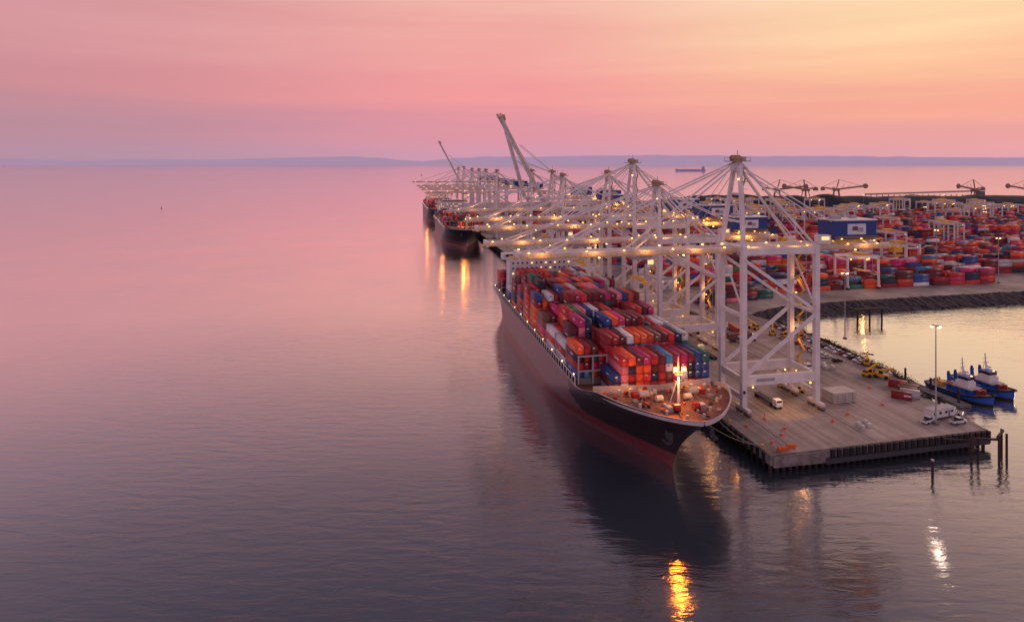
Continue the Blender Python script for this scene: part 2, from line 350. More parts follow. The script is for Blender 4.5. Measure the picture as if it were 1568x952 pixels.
for s in np.arange(-20,120,16): b.box((34,s,QZ+0.012),(3,0.3,0.004),'line_white')
place('quay_markings',b.mesh('qm'),O,TH)

def revet(name,pts,width=9,step=1.3):
    P=[pts[0]]
    for a,c in zip(pts,pts[1:]):
        k=max(1,int((c-a).length/step)); P+=[a.lerp(c,(i+1)/k) for i in range(k)]
    K=8; vs=[];fs=[]
    for i,p in enumerate(P):
        d=(P[min(i+2,len(P)-1)]-P[max(i-2,0)]).normalized(); nn=Vector((d.y,-d.x,0))
        for j in range(K):
            q=p+nn*(-1.5+(width+1.5)*j/(K-1)); z=QZ+0.5-(QZ+2)*max(0,(j-1))/(K-2)
            nv=noise.noise_vector(Vector((i*1.7,j*2.3,len(pts))))
            vs.append((q.x+nv.x*1.0,q.y+nv.y*1.0,z+nv.z*0.9))
        if i:
            for j in range(K-1):
                a=(i-1)*K+j; fs.append((a,a+K,a+K+1,a+1))
    b=MB(); b.add(vs,fs,'rock'); return place(name,b.mesh(name))
revet('rock_revetment',shoreW[1:8],7)
revet('rock_revetment',shoreW[7:],12,2.0)

b=MB()
for i in range(2600):
    k=rng.integers(0,26); cs=15+k*2.2+rng.normal(0,1.0); ct=81+ (cs-15)*0.1+rng.normal(0,1.1)+math.sin(k*3)*1.2
    r=0.9+0.6*math.sin(k*2.1)
    p=W(cs,ct,QZ+0.2+abs(rng.normal(0,0.55))*r); a=rng.uniform(0.15,0.4)
    v1=Vector(rng.normal(0,1,3)).normalized()*a; v2=Vector(rng.normal(0,1,3)).normalized()*a
    b.add([p,p+v1,p+v1+v2,p+v2],[(0,1,2,3)],'leaf')
place('shrubs',b.mesh('shrubs'))

# ---------------------------------------------------------------- STS crane
def sts_mesh(name,boomz=55,apexz=86,raise_ang=None,far=False):
    m=MB(); G=28; Wd=14; c=Wd/2; w='crane_white'; lamps=True
    for s in (0,Wd):
        for t in (0,G):
            m.beam((t,s,2.4),(t,s,boomz+1.6),1.75,1.75,w)
            m.box((t,s,1.9),(1.5,7.5,0.9),w)
            for q in (-2.4,2.4):
                m.box((t,s+q,1.1),(1.3,3.2,0.8),'apex_tan')
                for r in (-0.9,0.9): m.cyl((t-.55,s+q+r,0.55),(t+.55,s+q+r,0.55),0.5,'dark_steel',10)
        m.beam((0,s,11),(G,s,11),1.4,3.2,w)
        m.beam((0,s,boomz-0.2),(G,s,boomz-0.2),1.4,2.2,w)
        m.beam((0.5,s,boomz-3),(G,s,33.5),1.0,1.0,w); m.beam((G,s,32.5),(0.5,s,12.5),1.0,1.0,w)
        m.beam((6,s,13.2),(G-4,s,13.2),0.2,0.1,'rail_yellow')
    for t in (0,G):
        m.beam((t,0,5.2),(t,Wd,5.2),1.2,1.8,w); m.beam((t,0,boomz+0.6),(t,Wd,boomz+0.6),1.5,2.0,w); m.beam((t,0,33),(t,Wd,33),0.9,1.1,w)
        m.beam((t,0,34),(t,Wd,boomz-1),0.5,0.5,w)
    m.beam((0,0,11),(0,Wd,11.05),1.1,2.2,w); m.beam((G,0,11),(G,Wd,11.05),1.1,2.2,w)
    m.box((-.2,-.9,7.4),(.9,.05,1.1),'paint_black'); m.box((8,-.73,11.1),(7,.05,1.1),'paint_silver')
    hinge=Vector((-4,c,boomz))
    def boomxf():
        if raise_ang is None: return None
        return Matrix.Translation(hinge)@Matrix.Rotation(raise_ang,4,'Y')@Matrix.Translation(-hinge)
    def girder(t0,t1,lamp=True):
        for q in (-3.1,3.1):
            m.beam((t0,c+q,boomz),(t1,c+q,boomz),0.9,1.9,w)
            e=1.25 if q>0 else -1.25
            m.beam((t0,c+q+e,boomz-0.5),(t1,c+q+e,boomz-0.5),1.1,0.14,'rail_yellow' if lamp else 'crane_grey')  # plate coloured yellow for the lamplight on it, grey where no lamps run
            o=c+q+e*1.4
            m.beam((t0,o,boomz+0.7),(t1,o,boomz+0.7),0.12,0.12,'rail_yellow'); m.beam((t0,o,boomz+0.15),(t1,o,boomz+0.15),0.10,0.10,'rail_yellow')
            if not far:
                n=int(abs(t1-t0)/2); 
                for i in range(n+1):
                    t=t0+(t1-t0)*i/n; m.beam((t,o,boomz-0.5),(t,o,boomz+0.7),0.1,0.1,'rail_yellow')
            n=int(abs(t1-t0)/(24 if far else 15))
            if lamp and (not far or q<0):
                for i in range(n+1):
                    t=t0+(t1-t0)*(i+0.3+rng.uniform(-.25,.25))/(n+0.6); m.box((t,c+q+e*1.15,boomz+1.2),(0.55,0.35,0.3),'lamp_warm')
                    if q<0 and not far and i%2: m.box((t+5,c+q-e*.7,boomz-1.35),(0.5,0.45,0.3),'lamp_white')
        n=int(abs(t1-t0)/7)
        for i in range(n+1):
            t=t0+(t1-t0)*i/n; m.beam((t,c-3.1,boomz-.4),(t,c+3.1,boomz-.4),0.5,0.7,w)
    girder(-4,61)
    m.xf=boomxf(); girder(-4.2,-77,raise_ang is None)
    m.beam((-77,c-4.5,boomz),(-77,c+4.5,boomz),1.2,2.3,w); m.box((-78.3,c,boomz-0.8),(2.0,7,0.25),'rail_yellow')
    for t in (-38,-68): m.beam((t,c-3.2,boomz+1.2),(t,c+3.2,boomz+1.2),0.6,0.6,w)
    if raise_ang is not None:
        for k in range(9): m.beam((-6-k*8,c-3 if k%2 else c+3,boomz),(-14-k*8,c+3 if k%2 else c-3,boomz),.4,.4,w)
        m.box((-75,c,boomz+1.4),(5,6.5,1.2),'apex_tan')
    m.xf=None
    for q in (-1,1):
        a=(2,c+q*1.6,apexz)
        m.beam((0,c+q*c,boomz+1),a,1.25,1.25,w); m.beam((G,c+q*c,boomz+1),(3,c+q*1.6,apexz-1),0.75,0.75,w)
        m.beam((3,c+q*1.8,apexz-2),(52,c+q*3.1,boomz+1),0.3,0.4,w)
        m.beam((12,c+q*3.4,apexz-12),(G,c+q*3.1,boomz+1),0.3,0.3,w)
        if raise_ang is None:
            m.beam(a,(-38,c+q*3.1,boomz+1),0.35,0.5,w); m.beam(a,(-68,c+q*3.1,boomz+1),0.35,0.5,w); m.beam(a,(-20,c+q*3.1,boomz+1),0.15,0.15,'crane_grey')
        else:
            M=boomxf(); pm=M@Vector((-38,c+q*3.1,boomz+1)); pt=M@Vector((-68,c+q*3.1,boomz+1))
            m.beam(a,pm,0.35,0.5,w); m.beam(a,pm.lerp(pt,.5)+Vector((3,0,0)),0.3,0.4,w)
    for f in (0.3,0.62):
        z=boomz+1+(apexz-boomz-1)*f; hw=c*(1-f)+1.6*f; m.beam((2*f,c-hw,z),(2*f,c+hw,z),0.7,0.7,w)
    for t0,t1 in ((0.3,0.62),(0.62,1.0)):
        z0=boomz+1+(apexz-boomz-1)*t0; z1=boomz+1+(apexz-boomz-1)*t1; h0=c*(1-t0)+1.6*t0; h1=c*(1-t1)+1.6*t1
        m.beam((2*t0,c-h0,z0),(2*t1,c+h1,z1),0.35,0.35,w)
    m.box((2,c,apexz+0.2),(6,7,0.3),'apex_tan'); 
    for q in (-2,0,2): m.cyl((1.2,c+q-.2,apexz+1.3),(1.2,c+q+.2,apexz+1.3),1.1,'apex_tan',12); m.box((3.2,c+q,apexz+1),(1.4,.8,1.6),'crane_grey')
    for q in (-3.4,3.4): m.beam((-1,c+q,apexz+1.5),(5,c+q,apexz+1.5),.12,.12,'rail_yellow')
    for t in (-1,2,5):
        for q in (-3.4,3.4): m.beam((t,c+q,apexz+.3),(t,c+q,apexz+1.5),.12,.12,'rail_yellow')
    m.box((2,c,apexz-2.2),(3,4,1.8),w); m.beam((2,c,apexz),(2,c,apexz+4),.15,.15,'dark_steel')
    m.box((2.6,c-2.4,apexz-7),(2.5,2.5,.2),'apex_tan'); m.box((2.2,c-3,apexz-14),(2.5,2.5,.2),'apex_tan')
    for k in range(7):
        z0=boomz+2+k*(apexz-boomz-4)/7; z1=z0+(apexz-boomz-4)/7; m.beam((3.2,c-3+(k%2)*2,z0),(3.2,c-1-(k%2)*2,z1),.5,.15,'apex_tan'); m.box((3.3,c-2,z1),(1.2,3.4,.12),'rail_yellow')
    m.box((46,c,boomz+6.2),(17,9,6.4),'house_blue'); m.box((46,c,boomz+9.6),(17.6,9.6,0.35),w); m.box((46,c,boomz+2.6),(18.6,10.6,0.4),'rail_yellow')
    m.box((46.3,c-4.56,boomz+6.4),(7.5,0.1,3.8),'sign_white'); m.box((45.6,c-4.62,boomz+6.6),(2.2,0.06,1.5),'deck_red'); m.box((47.8,c-4.62,boomz+6.2),(2.2,0.06,1.5),'paint_silver')
    for q in (-4.9,4.9):
        for h in (1.0,0.5): m.beam((37,c+q*1.06,boomz+2.8+h),(55,c+q*1.06,boomz+2.8+h),.12,.12,'rail_yellow')
    m.box((41,c,boomz+10.4),(3,3,1.2),'crane_grey'); m.box((50,c+2,boomz+10.3),(2,2,1.0),'crane_grey')
    m.box((33,c-3.8,boomz+3.1),(4.5,3,3.0),w); m.box((33,c-5.35,boomz+3.5),(3,.06,1.2),'window_lit')
    m.box((62,c,boomz-0.4),(3,8,0.3),'rail_yellow'); m.box((58,c+4.5,boomz-2.5),(4,2,2.2),w); m.box((64,c-3,boomz-1.5),(3.5,2.5,2.0),'machine_yellow')
    T=-35 if raise_ang is None else 12
    m.box((T,c,boomz-1.8),(6,7.4,0.9),'crane_grey'); m.box((T+4.6,c+1.5,boomz-3.9),(2.6,2.2,2.6),w); m.box((T+3.27,c+1.5,boomz-3.8),(.1,1.8,1.6),'glass_dark'); m.box((T+4.6,c+.38,boomz-3.8),(2,.08,1.4),'window_lit')
    for a,q in ((-2,-2.5),(2,-2.5),(-2,2.5),(2,2.5)): m.beam((T+a*.6,c+q,boomz-2),(T+a*.5,c+q,boomz-8.5),.09,.09,'dark_steel')
    m.box((T,c,boomz-8.8),(2.0,6,0.7),'machine_yellow'); m.box((T,c,boomz-9.4),(1.2,12,0.45),'machine_yellow'); 
    for q in (-6,6): m.box((T,c+q,boomz-9.6),(2.4,.5,.6),'machine_yellow')
    z=3.0; k=0
    while z<boomz-4:
        y0,y1=(Wd-5.5,Wd-1.5) if k%2==0 else (Wd-1.5,Wd-5.5)
        m.beam((G+1.6,y0,z),(G+1.6,y1,z+3.6),0.9,0.25,'rail_yellow'); m.beam((G+2.1,y0,z+1),(G+2.1,y1,z+4.6),0.08,0.08,'rail_yellow')
        m.box((G+1.6,y1,z+3.6),(1.2,1.2,.12),'crane_grey')
        if k%4==0 and not far: m.box((G+1.2,y1,z+5.6),(.35,.35,.35),'lamp_warm')
        z+=3.6; k+=1
    m.beam((G+1.9,Wd-6.2,3),(G+1.9,Wd-6.2,boomz-2),.15,.15,'crane_grey')
    if not far:
        for t in (3,25):
            for s in (-0.95,Wd-0.95): m.box((t,s,9.0),(.45,.3,.3),'lamp_warm')
        m.box((0.5,c-3,apexz-6),(.4,.4,.4),'lamp_warm')
        for q in (-6,2): m.box((46+q,c-4.8,boomz+3.1),(.4,.3,.3),'lamp_warm')
    return m.mesh(name)
mesh_near=sts_mesh('sts_near',55,85.5)
mesh_mid=sts_mesh('sts_mid',50.5,75)
mesh_c2=sts_mesh('sts_c2',54,85)
mesh_std=sts_mesh('sts_std',55,79)
mesh_far=sts_mesh('sts_far',53,76,far=True)
mesh_upA=sts_mesh('sts_upA',55,78,math.radians(62),far=True)
mesh_upB=sts_mesh('sts_upB',55,78,math.radians(74),far=True)
cr=[(0,mesh_near),(66,mesh_mid),(95,mesh_c2),(130,mesh_std),(250,mesh_upA),(318,mesh_upB),(222,mesh_far),(490,mesh_far),(570,mesh_far),(630,mesh_far),(700,mesh_far),(800,mesh_upA),(880,mesh_far)]
for S,me in cr:
    ob=place('ship_to_shore_crane',me,W(S,0,QZ),TH)
    if S<240:
        bz={'sts_near':55,'sts_mid':50.5,'sts_c2':54}.get(me.name.split('.')[0],55)
        e=1.0 if S<10 else 1.4
        for t in ((-70,-52,-34,-16,6,22,50) if S<10 else (-62,-30,4,45)):
            # shaded walkway luminaires wash the girder from above (no spill to the sea)
            plight('walkway_lamp',(t,1.6,bz+1.7),420*e,parent=ob,r=0.3,spot=150,target=(t,6.0,bz+0.2))
        plight('portal_lamp',(14,-1.5,8.7),2000*e,col=(1,.5,.18),parent=ob,r=0.5,spot=150,target=(14,3,0)); plight('stair_lamp',(31,11,24),900*e,parent=ob,r=0.4); plight('stair_lamp',(31,11,44),500*e,parent=ob,r=0.4)
        if S>10: plight('house_lamp',(40,1,bz+1.2),700*e,parent=ob,r=0.4)

# ---------------------------------------------------------------- container ship
def sstep(a,b,x): x=min(1,max(0,(x-a)/(b-a))); return x*x*(3-2*x)
def ship(name,loc,Ln=218,B=44,bays=13,tiers=None,house=10,seed=1,paint='hull_paint'):
    hb=B/2
    def ztop(y): return 21.5-5.0*sstep(22,46,y)
    def ystem(z):
        k=min(1,max(0,z/21.5)); return 19*(1-k**1.5)+ (0 if z>=0 else -z*0.5)
    def hbr(y,z):
        k=min(1,max(0,z/18)); ln=78*(1-k)+34*k; p=1.15*(1-k)+0.62*k
        x=min(1,max(0,(y-ystem(z))/ln)); b_=hb*math.sin(math.pi/2*x)**p if x>0 else 0
        st=sstep(Ln-45,Ln,y); b_*=1-st*(0.35*(1-k)+0.06); return b_
    NR,NQ=90,16; root=empty(name,loc,TH); m=MB()
    grid={}
    for side in (-1,1):
        vs=[];fs=[];fb=[]
        for i in range(NR+1):
            r=(i/NR)**1.7
            for j in range(NQ+1):
                q=j/NQ; zz=-3+q*24.5; ys=ystem(zz); y=ys+r*(Ln-ys); zt=ztop(y); z=-3+q*(zt+3)
                vs.append((side*hbr(y,z if j<NQ else max(z,16.5)),y,z))
        for i in range(NR):
            for j in range(NQ):
                a=i*(NQ+1)+j; f=(a,a+1,a+NQ+2,a+NQ+1); f=f if side<0 else f[::-1]
                (fb if (vs[a][1]<52) else fs).append(f)
        m.add(vs,fs,paint); m.add(vs,fb,'hull_black'); grid[side]=vs
    vL=[grid[-1][NR*(NQ+1)+j] for j in range(NQ+1)]; vR=[grid[1][NR*(NQ+1)+j] for j in range(NQ+1)]
    m.add(vL+vR,[(j,j+1,NQ+2+j,NQ+1+j) for j in range(NQ)],'hull_paint')
    vs=[];fs=[];dk=[]
    for i in range(NR+1):
        a=grid[-1][i*(NQ+1)+NQ]; x=-a[0]; xi=max(0,x-0.5); y=a[1]+(0.6 if i==0 else 0); z=a[2]
        k=len(vs); vs+=[(-x-.05,a[1],z+.02),(-xi,y,z+.02),(-xi,y,z-1.3),(xi,y,z-1.3),(xi,y,z+.02),(x+.05,a[1],z+.02)]
        if i:
            fs+=[(k-6+j,k-5+j,k+1+j,k+j) for j in (0,1)]+[(k-6+j,k-5+j,k+1+j,k+j) for j in (3,4)]; dk.append((k-4,k-3,k+3,k+2))
    m.add(vs,fs,'gunwale_grey'); m.add(vs,dk,'deck_red')
    bv=[];bf=[]
    for i in range(13):
        u=i/12; y=9+u*20; r=3.4*math.sin(math.pi*min(1,0.03+u*0.62))**0.6
        for j in range(16):
            a=2*math.pi*j/16; bv.append((r*0.85*math.cos(a),y,-3.2+r*math.sin(a)*1.0))
        if i:
            for j in range(16): bf.append(((i-1)*16+j,(i-1)*16+(j+1)%16,i*16+(j+1)%16,i*16+j))
    bf.append(tuple(range(16))); m.add(bv,bf,'hull_paint')
    for sd in (-1,1):
        m.box((sd*6.2,8.5,14.5),(1.2,2.4,2.8),'dark_steel'); m.box((sd*7.0,8.2,13.3),(1.4,3.0,.7),'dark_steel')
    place('hull',m.mesh(name+'_hull'),parent=root)
    d=MB()
    d.add([(-20,33,16.5),(0,29.5,17.8),(20,33,16.5),(20,33,20.6),(0,29.5,21.0),(-20,33,20.6)],[(0,1,4,5),(1,2,3,4)],'gunwale_grey')
    for x in np.arange(-18,19,3): d.beam((x,35.5,17.0),(x,33.3-3*(1-abs(x)/20),20.3),.3,.3,'crane_grey')
    for x in np.arange(-17,18,4): d.cyl((x,33.2-3.5*(1-abs(x)/20)-.12,19.2),(x,33.2-3.5*(1-abs(x)/20)+.1,19.2),.5,'dark_steel',10)
    d.cyl((0,15.5,19.5),(0,15.5,34),0.4,'ship_white',8,0.22); d.box((0,15.5,29.5),(3.2,.3,.3),'ship_white'); d.box((0,15.2,28.8),(2.0,1.4,.25),'ship_white'); d.beam((-1.6,17.5,20),(0,15.6,28),.2,.2,'ship_white'); d.beam((1.6,17.5,20),(0,15.6,28),.2,.2,'ship_white')
    for x in (-1.2,1.2): d.cyl((x,14.3,30.2),(x,14.6,31.2),0.6,'lamp_mast',10)
    for sd in (-1,1):
        d.cyl((sd*3-.9,10.5,21.3),(sd*3+.9,10.5,21.3),1.1,'paint_red',12); d.box((sd*5,11,21),(1.6,2.2,1.5),'crane_grey')
        d.cyl((sd*8-1.5,22,21.3),(sd*8+1.5,22,21.3),1.1,'crane_grey',12); d.box((sd*10.6,22,21),(1.6,2.6,1.8),'paint_red')
        d.cyl((sd*2.5,5,20),(sd*2.5,5,21.4),.4,'hatch_cover',8); d.cyl((sd*6.6,9,20),(sd*6.6,9,21.4),.4,'hatch_cover',8)
        d.cyl((sd*12,15,20),(sd*12,15,21.4),.5,'hatch_cover',8); d.cyl((sd*14,26,20),(sd*14,26,21.6),.55,'hatch_cover',8)
        d.beam((sd*2.6,10,20.6),(sd*4,5,20.4),.35,.35,'dark_steel')
        for k in range(5): d.box((sd*(3+k*2.3),25+ (k%2)*2,20.7),(1.0,1.0,1.2+.3*(k%3)),['hatch_cover','paint_red','machine_yellow'][k%3])
        d.cyl((sd*4.5-1,18.5,21.1),(sd*4.5+1,18.5,21.1),.9,'hatch_cover',12); d.box((sd*12,18.5,20.6),(1.5,2,1),'deck_grey')
        d.beam((sd*3,24,20.4),(sd*15,24,20.4),.15,.15,'rope'); d.beam((sd*8,22,20.5),(sd*12,15,20.9),.15,.15,'rope'); d.beam((sd*8,22,20.5),(sd*6.6,9,20.9),.15,.15,'rope')
    rr=np.random.default_rng(4)
    for a in range(44):
        y=rr.uniform(7,28); hbx=hb*math.sin(math.pi/2*min(1,y/34))**.62-2; x=rr.uniform(-hbx,hbx)
        if abs(x)<1.2: continue
        d.box((x,y,20.2+.35),tuple(rr.uniform(.3,1.0,3)),['hatch_cover','crane_grey','cone_orange','dark_steel','paint_red'][a%5],rr.uniform(0,1))
    s0=34.5; pitch=14.3
    for y in np.arange(48,Ln-4,3.4):
        for sd in (-1,1):
            d.beam((sd*21.2,y,15.2),(sd*21.2,y,18.6),.25,.3,'ship_white')
    for y in np.arange(50,Ln-6,14.2): d.box((-21.0,y,18.9),(.3,.3,.25),'lamp_white')
    for sd in (-1,1): d.beam((sd*21.2,48,18.5),(sd*21.2,Ln-4,18.5),.3,.25,'ship_white')
    for k in range(1,bays):
        y=s0+k*pitch-1.05
        for x in np.arange(-20,20.1,5): d.beam((x,y,16),(x,y,25.5),.4,.5,'crane_grey')
        for z in (20.4,25.3): d.beam((-20.3,y,z),(20.3,y,z),.9,.3,'crane_grey')
    for k in range(bays):
        if k==house: continue
        y=s0+k*pitch+6.1; d.box((0 if k else 3,y,16.6),((31 if k==0 else 38),12.4,2.2),'deck_grey')
    hy=s0+house*pitch+5
    d.box((0,hy,27),(36,9,22),'ship_white'); d.box((0,hy-.5,39.3),(43,6.5,3.2),'ship_white'); d.box((0,hy-3.8,39.9),(40,.12,1.3),'glass_dark')
    d.box((0,hy,41.2),(24,7.5,.5),'ship_white'); d.beam((0,hy,41),(0,hy,49),.9,.9,'ship_white'); d.beam((-3,hy,46),(3,hy,46),.4,.4,'ship_white'); d.box((0,hy-.5,47.6),(4,.4,.5),'ship_white'); d.cyl((8,hy+1,41.5),(8,hy+1,43.5),1.1,'ship_white',10)
    for z in np.arange(19,38,2.8):
        for x in np.arange(-16,16.1,2.6): d.box((x,hy-4.52,z),(1.0,.1,.9),'window_lit' if rng.random()<.35 else 'glass_dark')
    d.box((0,hy+8,36),(9,6,9),'paint_black'); d.box((0,hy+8,31),(9.2,6.2,3),'house_blue')
    for x in (-14,0,14): d.box((x,hy-4.2,37.2),(.6,.4,.4),'lamp_warm')
    place('deck_fittings',d.mesh(name+'_deck'),parent=root)
    r=np.random.default_rng(seed); P=[]
    for k in range(bays):
        if k==house: continue
        y=s0+k*pitch+6.1; T=tiers[k]; rows=16; prev=T
        for i in range(rows):
            x=-19.0+i*2.535
            if k==0 and i<3: continue
            if i%4==0 or r.random()<0.12: prev=T-int(r.choice([0,0,0,0,1,2]) if k>0 else 0)
            h=prev
            if k==0 and i==3: h=2
            if k>0 and i<2: h=max(1,T-int(r.choice([1,2,3])))
            for z in range(h): P.append((x,y+r.uniform(-.06,.06),17.75+z*2.61))
    place('cargo_containers',cont_mesh(name+'_cargo',P,'y'),parent=root)
    return root
T1=[4,5,6,6,7,7,7,7,6,6,0,7]
s1=ship('container_ship',W(-40,-36,0),Ln=218,bays=12,tiers=T1,house=10,seed=3)
plight('mast_lamp',(-1.2,12.6,31.0),15000,col=(1,0.20,0.012),r=1.2,parent=s1,spot=80,target=(-22,-32,3))
plight('deck_lamp',(0,14.2,28),4500,col=(1,0.36,0.09),r=0.5,parent=s1,spot=150,target=(0,17,19))
for x in (-12,12): plight('deck_lamp',(x,27,24.5),1300,col=(1,0.38,0.10),r=0.4,parent=s1)
T2=[3,4,5,5,5,5,5,5,5,5,0,5]
s2=ship('container_ship',W(452,-36,0),Ln=218,bays=12,tiers=T2,house=10,seed=5,paint='hull_black')
s3=ship('container_ship',W(740,-36,0),Ln=218,bays=12,tiers=T2,house=6,seed=9,paint='hull_black')
for q in (s2,s3):
    plight('mast_lamp',(-3,19,29),6000,col=(1,.26,.03),r=0.8,parent=q); plight('mast_lamp',(-19,100,38),5000,col=(1,.26,.03),r=.8,parent=q)
b=MB()
def rope(a,c,sag):
    pts=[a.lerp(c,i/14)-Vector((0,0,sag*4*(i/14)*(1-i/14))) for i in range(15)]
    for p,q in zip(pts,pts[1:]): b.cyl(p,q,0.08,'rope',5)
rope(W(-37,-33,19),W(-24,-8.6,QZ+.6),1.2); rope(W(-35,-29,19),W(-24,-8.6,QZ+.6),1.6); rope(W(-34,-27,19),W(-6,-8.6,QZ+.6),1.2); rope(W(-34,-26,19),W(-6,-8.6,QZ+.6),1.6)
place('mooring_ropes',b.mesh('ropes'))

# ---------------------------------------------------------------- container yard
P=[]
s=150.0; blk=0
def inland(X,Y):
    xs=[-200,137,190,333,480,800,1500]; ys=[0,375,390,424,455,515,640]
    return Y>np.interp(X,xs,ys)+8 and Y<1060
lanes=[]
while s<990:
    depth=int(rng.integers(5,8))
    t=62.0
    while t<1050:
        base=rng.integers(2,6) if rng.random()<.9 else 0
        if s>620: base=min(base,3) if rng.random()<.5 else base
        for _ in range(rng.integers(2,9)):
            t+=12.9
            for j in range(depth):
                p=W(s+j*2.75,t)
                if not inland(p.x,p.y) or p.x>p.y*0.92+40: continue
                h=int(np.clip(base+rng.integers(-2,2),0,6)) if base else 0
                for z in range(h): P.append((t,s+j*2.75,QZ+0.02+z*2.61))
        t+=rng.choice([0,4,14,22],p=[.5,.25,.15,.1])
    lanes.append(s-6)
    s+=depth*2.75+rng.uniform(7,14); blk+=1
place('container_yard_stacks',cont_mesh('yard',P,'x',logos=False,dim=.95),O,TH)

def rtg():
    m=MB(); w='crane_white'
    for y in (-6,6):
        for x in (-12,12):
            m.beam((x,y,1.6),(x,y,21),1.0,1.3,w)
        m.beam((-12.5,y,21.6),(12.5,y,21.6),1.1,2.0,w)
    for x in (-12,12):
        m.beam((x,-7.5,1.8),(x,7.5,1.8),.9,1.2,w); m.beam((x,-6,20),(x,6,20),.8,.8,w); m.beam((x,-6,9),(x,6,9.05),.5,.6,w)
        for y in (-6.6,-5,5,6.6): m.cyl((x-.4,y,.8),(x+.4,y,.8),.8,'rubber',10)
    m.box((3,0,23),(6,9,1.8),'machine_yellow'); m.box((6.5,-1,19.6),(2.2,2.2,2.4),w); m.box((6.5,-2.13,19.4),(1.9,.08,1.4),'window_lit')
    m.box((-13.4,0,4),(2,5,2.6),'crane_grey'); m.box((3,0,12),(2.4,12,.6),'machine_yellow')
    for a in (-1,1):
        for q in (-4,4): m.beam((3+a,q,22),(3+a,q,12),.1,.1,'dark_steel')
    for x in (-10,4): m.box((x,-6.8,20.4),(.6,.4,.5),'lamp_warm')
    return m.mesh('rtg')
rt=rtg()
place('gantry_crane',rt,(236,425,QZ),TH)
plight('gantry_lamp',(236,417,QZ+17),1500,r=.5); 
for i in range(26):
    S_=lanes[3+ i%(len(lanes)-8)]+rng.uniform(6,10); t=rng.uniform(90,950); p=W(S_,t,QZ)
    if p.x>p.y*.85: t=p.y*.7*rng.uniform(.3,.95); p=W(S_,t,QZ)
    place('gantry_crane',rt,p,TH+math.pi/2,1.0)
for i in range(44):
    p=W(rng.uniform(500,800),rng.uniform(120,800),QZ)
    if p.x<p.y*.83: place('gantry_crane',rt,p,TH+(math.pi/2 if i%2 else 0),1.15)
b=MB(); b.cyl((0,0,0),(0,0,32),.28,'crane_grey',8,.14); b.box((0,0,32.2),(3,.4,.3),'crane_grey'); b.box((0,0,32.1),(.4,3,.3),'crane_grey'); b.box((0,0,.4),(1.4,1.4,.8),'concrete_wall')
for x,y in ((-1.4,0),(1.4,0),(0,1.4),(0,-1.4)): b.box((x,y,31.8),(.6,.6,.25),'lamp_white')
hm=b.mesh('mast'); place('light_pole',hm,(138,202,QZ))
plight('pole_lamp',(138,200.6,QZ+31.3),1000,col=(1,.75,.6),r=1.1,spot=100,target=(128,150,0))
for i in range(30):
    p=W(rng.uniform(160,980),rng.uniform(55,900),QZ)
    if p.x<p.y*.85 and inland(p.x,p.y): place('light_pole',hm,p)
for X,Y in ((250,430),(345,440),(161,300)): place('light_pole',hm,(X,Y,QZ))

b=MB()
vs=[];fs=[];nx,ny=170,9
for i in range(nx):
    for j in range(ny):
        X=250+i*8.0; v=j/(ny-1); prof_=math.sin(math.pi*v)**.7
        h=(21+7*noise.noise(Vector((X*.006,1,0)))+5*noise.noise(Vector((X*.03,5,0))))*prof_*min(1,i/12)
        vs.append((X,1120+v*150+X*.03,QZ+.3+max(0,h)))
for i in range(nx-1):
    for j in range(ny-1): a=i*ny+j; fs.append((a,a+ny,a+ny+1,a+1))
b.add(vs,fs,'coal'); place('coal_stockpile',b.mesh('coal'))
def stacker():
    m=MB(); y='apex_tan'
    for x in (-6,6):
        for q in (-5,5): m.beam((x,q,0),(x*.5,q*.5,16),1.2,1.2,y)
    m.box((0,0,17),(10,8,3),y); m.beam((0,0,18),(-4,0,34),1.3,1.3,y); m.beam((0,0,18),(-40,0,24),2.2,2.6,y); m.beam((0,0,18),(22,0,21),2,2.4,y)
    m.beam((-4,0,34),(-36,0,24),.5,.5,y); m.beam((-4,0,34),(20,0,22),.5,.5,y); m.box((20,0,18.5),(6,5,5),y); m.cyl((-42,-1,24),(-42,1,24),4,y,14); m.box((3,-4.5,20),(4,3,3),'crane_white')
    for k in range(5): m.beam((-k*8,0,18+k),(-k*8-4,0,29-k*2+.5),.4,.4,y)
    return m.mesh('stacker')
st=stacker()
for X,Y,r_ in ((620,1310,.3),(690,1320,2.8),(985,1320,.4),(560,1310,2.6),(1100,1320,.2)): place('stacker_reclaimer',st,(X,Y,QZ+6),r_,1.3)
def shed(name,X,Y,lx,ly,h,mat):
    m=MB(); m.box((0,0,h/2),(lx,ly,h),mat); m.prism([(-lx/2-.4,h),(lx/2+.4,h),(lx/2+.4,h+.3),(0,h+ly*.08),(-lx/2-.4,h+.3)],-ly/2-.4,ly/2+.4,'crane_grey')
    for x in np.arange(-lx/2+3,lx/2-2,6): m.box((x,-ly/2-.05,h*.35),(3,.1,h*.55),'deck_grey'); m.box((x+3,-ly/2-.05,h*.75),(1.2,.1,.8),'window_lit')
    place(name,m.mesh(name),(X,Y,QZ),TH)
for X,Y,lx,ly,h,mt in ((300,1075,60,22,9,'crane_white'),(420,1085,90,26,10,'crane_grey'),(620,1090,70,25,9,'crane_white'),(860,1095,120,30,11,'crane_grey'),(150,1075,50,20,8,'ship_white')): shed('warehouse',X,Y,lx,ly,h,mt)
shed('dockside_office',*W(205,58)[:2],26,12,7,'ship_white')
m=MB()
for x in range(0,260,13): m.beam((x,-2,0),(x,0,19),.8,.8,'dark_steel'); m.beam((x,2,0),(x,0,19),.8,.8,'dark_steel')
m.beam((0,0,20),(260,0,26),4,3,'crane_grey'); m.box((262,0,13),(12,12,26),'deck_grey')
place('conveyor',m.mesh('conv'),(740,1300,QZ),.1)

